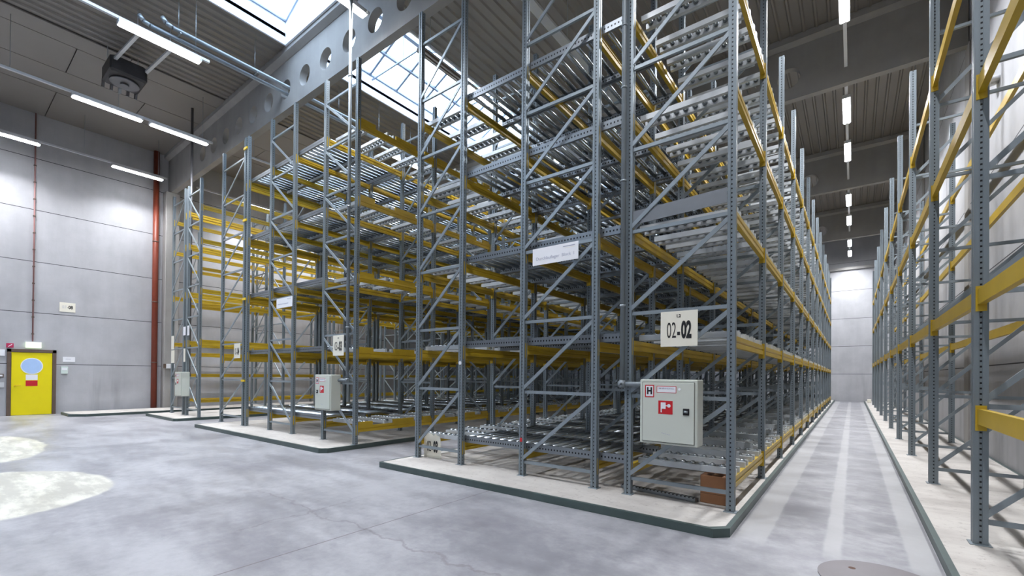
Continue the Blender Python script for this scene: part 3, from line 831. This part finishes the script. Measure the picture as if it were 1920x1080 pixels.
def lamp(x, y, label, on=True, L=1.6, power=1.0, ZL=ZL):
    r = tag(empty('batten_lamp', None, (x, y, ZL)), label, 'lamp', 'fluorescent batten lamps'); of = WORLD[r.name]
    obj('housing', cached(('housing', L, on), lambda: lamp_mesh(L, on), LAMPW if on else TROUGH), None, r, of)
    for dx in (-.048, .048):
        obj('tube', cached(('tube', L, on), lambda: MB().tube((0,-L/2+.03,0),(0,L/2-.03,0),(.034 if on else .018),10), TUBE_ON if on else TUBE_OFF), None, r, (x+dx, y, ZL+.008))
    if on:
        d = bpy.data.lights.new('lamp_light', 'AREA'); d.shape = 'RECTANGLE'; d.size = .16; d.size_y = L-.1
        d.energy = LAMP_W*power; d.color = (.95,.96,1.0); d.spread = math.radians(140 if x > -1 else 122)
        o = bpy.data.objects.new('lamp_light', d); link(o, r, (x, y, ZL-.02))
    return r
LAMP_W = 150
ROWS = [
 # x, rail y0, y1, rail label, [(lamp y, label, on)]
 (-22.65, -1.2, 6.05, 'light rail along the wall with the yellow door, in front of the girder', [(-.6,'batten lamp of the wall row nearest the hall front',1),(1.6,'lit batten lamp in the wall row, cut by the photo edge',1),(5.1,'lit batten lamp above the red downpipe top',1)]),
 (-22.65, 7.1, 14.4, 'light rail along the wall behind the holed girder', [(9.6,'lit wall row lamp behind the girder above the open pallet rack',1),(13.0,'far wall row lamp behind the open pallet rack',1)]),
 (-17.85, -1.2, 6.05, 'light rail second from the wall, in front of the girder', [(3.3,'lit batten lamp left of the end lamp in the second row from the wall',1),(5.1,'lit batten lamp at the girder end of the second row from the wall',1)]),
 (-17.85, 7.1, 14.4, 'light rail second from the wall, behind the girder', [(9.6,'lit lamp seen through roller lanes of the middle rack',1),(13.0,'lamp deep behind the middle rack, second row from the wall',1)]),
 (-13.27, -1.2, 4.4, 'light rail above the unit heater ending at the brightest lamp', [(3.4,'brightest long batten lamp beside the unit heater',1)]),
 (-13.27, 9.3, 14.4, 'light rail above the middle rack behind the girder', [(11.0,'lit lamp above the middle rack behind the girder',1)]),
 (-8.77, -1.2, 6.05, 'light rail ending at the girder beside the skylight', [(2.6,'added lamp over the front floor near the skylight, out of view',1),(5.15,'lit batten lamp hanging in front of the girder holes by the skylight',1)]),  # nearer lamp is unseen, added to light the front floor
 (-8.6, 7.45, 14.4, 'light rail below the skylight behind the girder', [(8.2,'unlit brown trough lamp below the skylight',0),(9.9,'glaring lit lamp below the skylight behind the large rack front',1),(13.6,'lit lamp deep above the large rack lanes',1)]),
 (-5.65, 7.0, 14.4, 'double light rail without lamps above the large rack', []),
 (-4.2, -1.2, 6.0, 'added light rail over the front floor, out of view', [(1.2,'added lamp over the front floor, out of view',1)]),  # unseen rail and lamp added to brighten the front floor
 (-.17, -1.2, 6.0, 'added light rail over the aisle mouth, out of view', [(1.5,'added lamp over the aisle mouth, out of view',1)]),  # rail and lamp put in overhead, unseen, to light the foreground
 (-.17, 7.0, 14.55, 'light rail over the aisle in its nearest roof bay', [(8.6,'lamp over the aisle above the photo top edge',1),(11.75,'lit aisle lamp cut by the top photo edge',1)]),
 (-.17, 15.3, 22.9, 'light rail over the aisle in its second roof bay', [(16.8,'lit aisle lamp in front of the second bay, largest whole one',1),(19.9,'lit aisle lamp just before the second dark girder',1)]),
 (-.17, 23.6, 31.1, 'light rail over the aisle in its third roof bay', [(25.3,'lit aisle lamp fourth from the far end',1),(28.6,'lit aisle lamp third from the far end',1)]),
 (-.17, 31.9, 37.6, 'light rail over the aisle in front of the far wall', [(33.4,'lit aisle lamp second from the far end',1),(36.2,'farthest lit aisle lamp next to the end wall',1)]),
]
for x, a, b, lb, ls in ROWS:
    z = 9.5 if x < -10 else ZL
    trunking(x, a, b, lb, .22 if not ls else .07, z)
    for y, l2, on in ls: lamp(x, y, l2, bool(on), power=2.0 if x > -1 else 1.0, ZL=z)

# ------------------------------------------------------------------ daylight
w = bpy.data.worlds.new('overcast sky'); S.world = w; w.use_nodes = True
nt = w.node_tree; bg = nt.nodes['Background']
bg.inputs[0].default_value = (.68,.83,1.0,1); bg.inputs[1].default_value = 5.5

# ------------------------------------------------------------------ camera
F, YAW, PITCH, ROLL, CY = 839.778, .650335640, .00572762588, .00836866858, 698.848884
c, s_ = math.cos(YAW), math.sin(YAW)
R0 = Vector((c, s_, 0)); F0 = Vector((-s_, c, 0)); U0 = Vector((0,0,1))
F2 = F0*math.cos(PITCH)+U0*math.sin(PITCH); U2 = U0*math.cos(PITCH)-F0*math.sin(PITCH)
R3 = R0*math.cos(ROLL)+U2*math.sin(ROLL); U3 = U2*math.cos(ROLL)-R0*math.sin(ROLL)
cam = bpy.data.cameras.new('camera'); co = bpy.data.objects.new('camera', cam); COL.objects.link(co)
M = Matrix((R3, U3, -F2)).transposed().to_4x4(); M.translation = (0,0,1.6)
co.matrix_world = M
cam.sensor_width = 36; cam.lens = F/1920*36; cam.shift_y = (CY-540)/1920; cam.clip_end = 200; cam.clip_start = .05
S.camera = co

# ------------------------------------------------------------------ view
vs = S.view_settings
vs.view_transform = 'Standard'; vs.look = 'None'; vs.gamma = 1; vs.use_curve_mapping = False; vs.exposure = 0.72
S.cycles.use_denoising = True
S.cycles.max_bounces = 8; S.cycles.diffuse_bounces = 4; S.cycles.glossy_bounces = 3
S.cycles.caustics_reflective = False; S.cycles.caustics_refractive = False
S.cycles.sample_clamp_indirect = 6
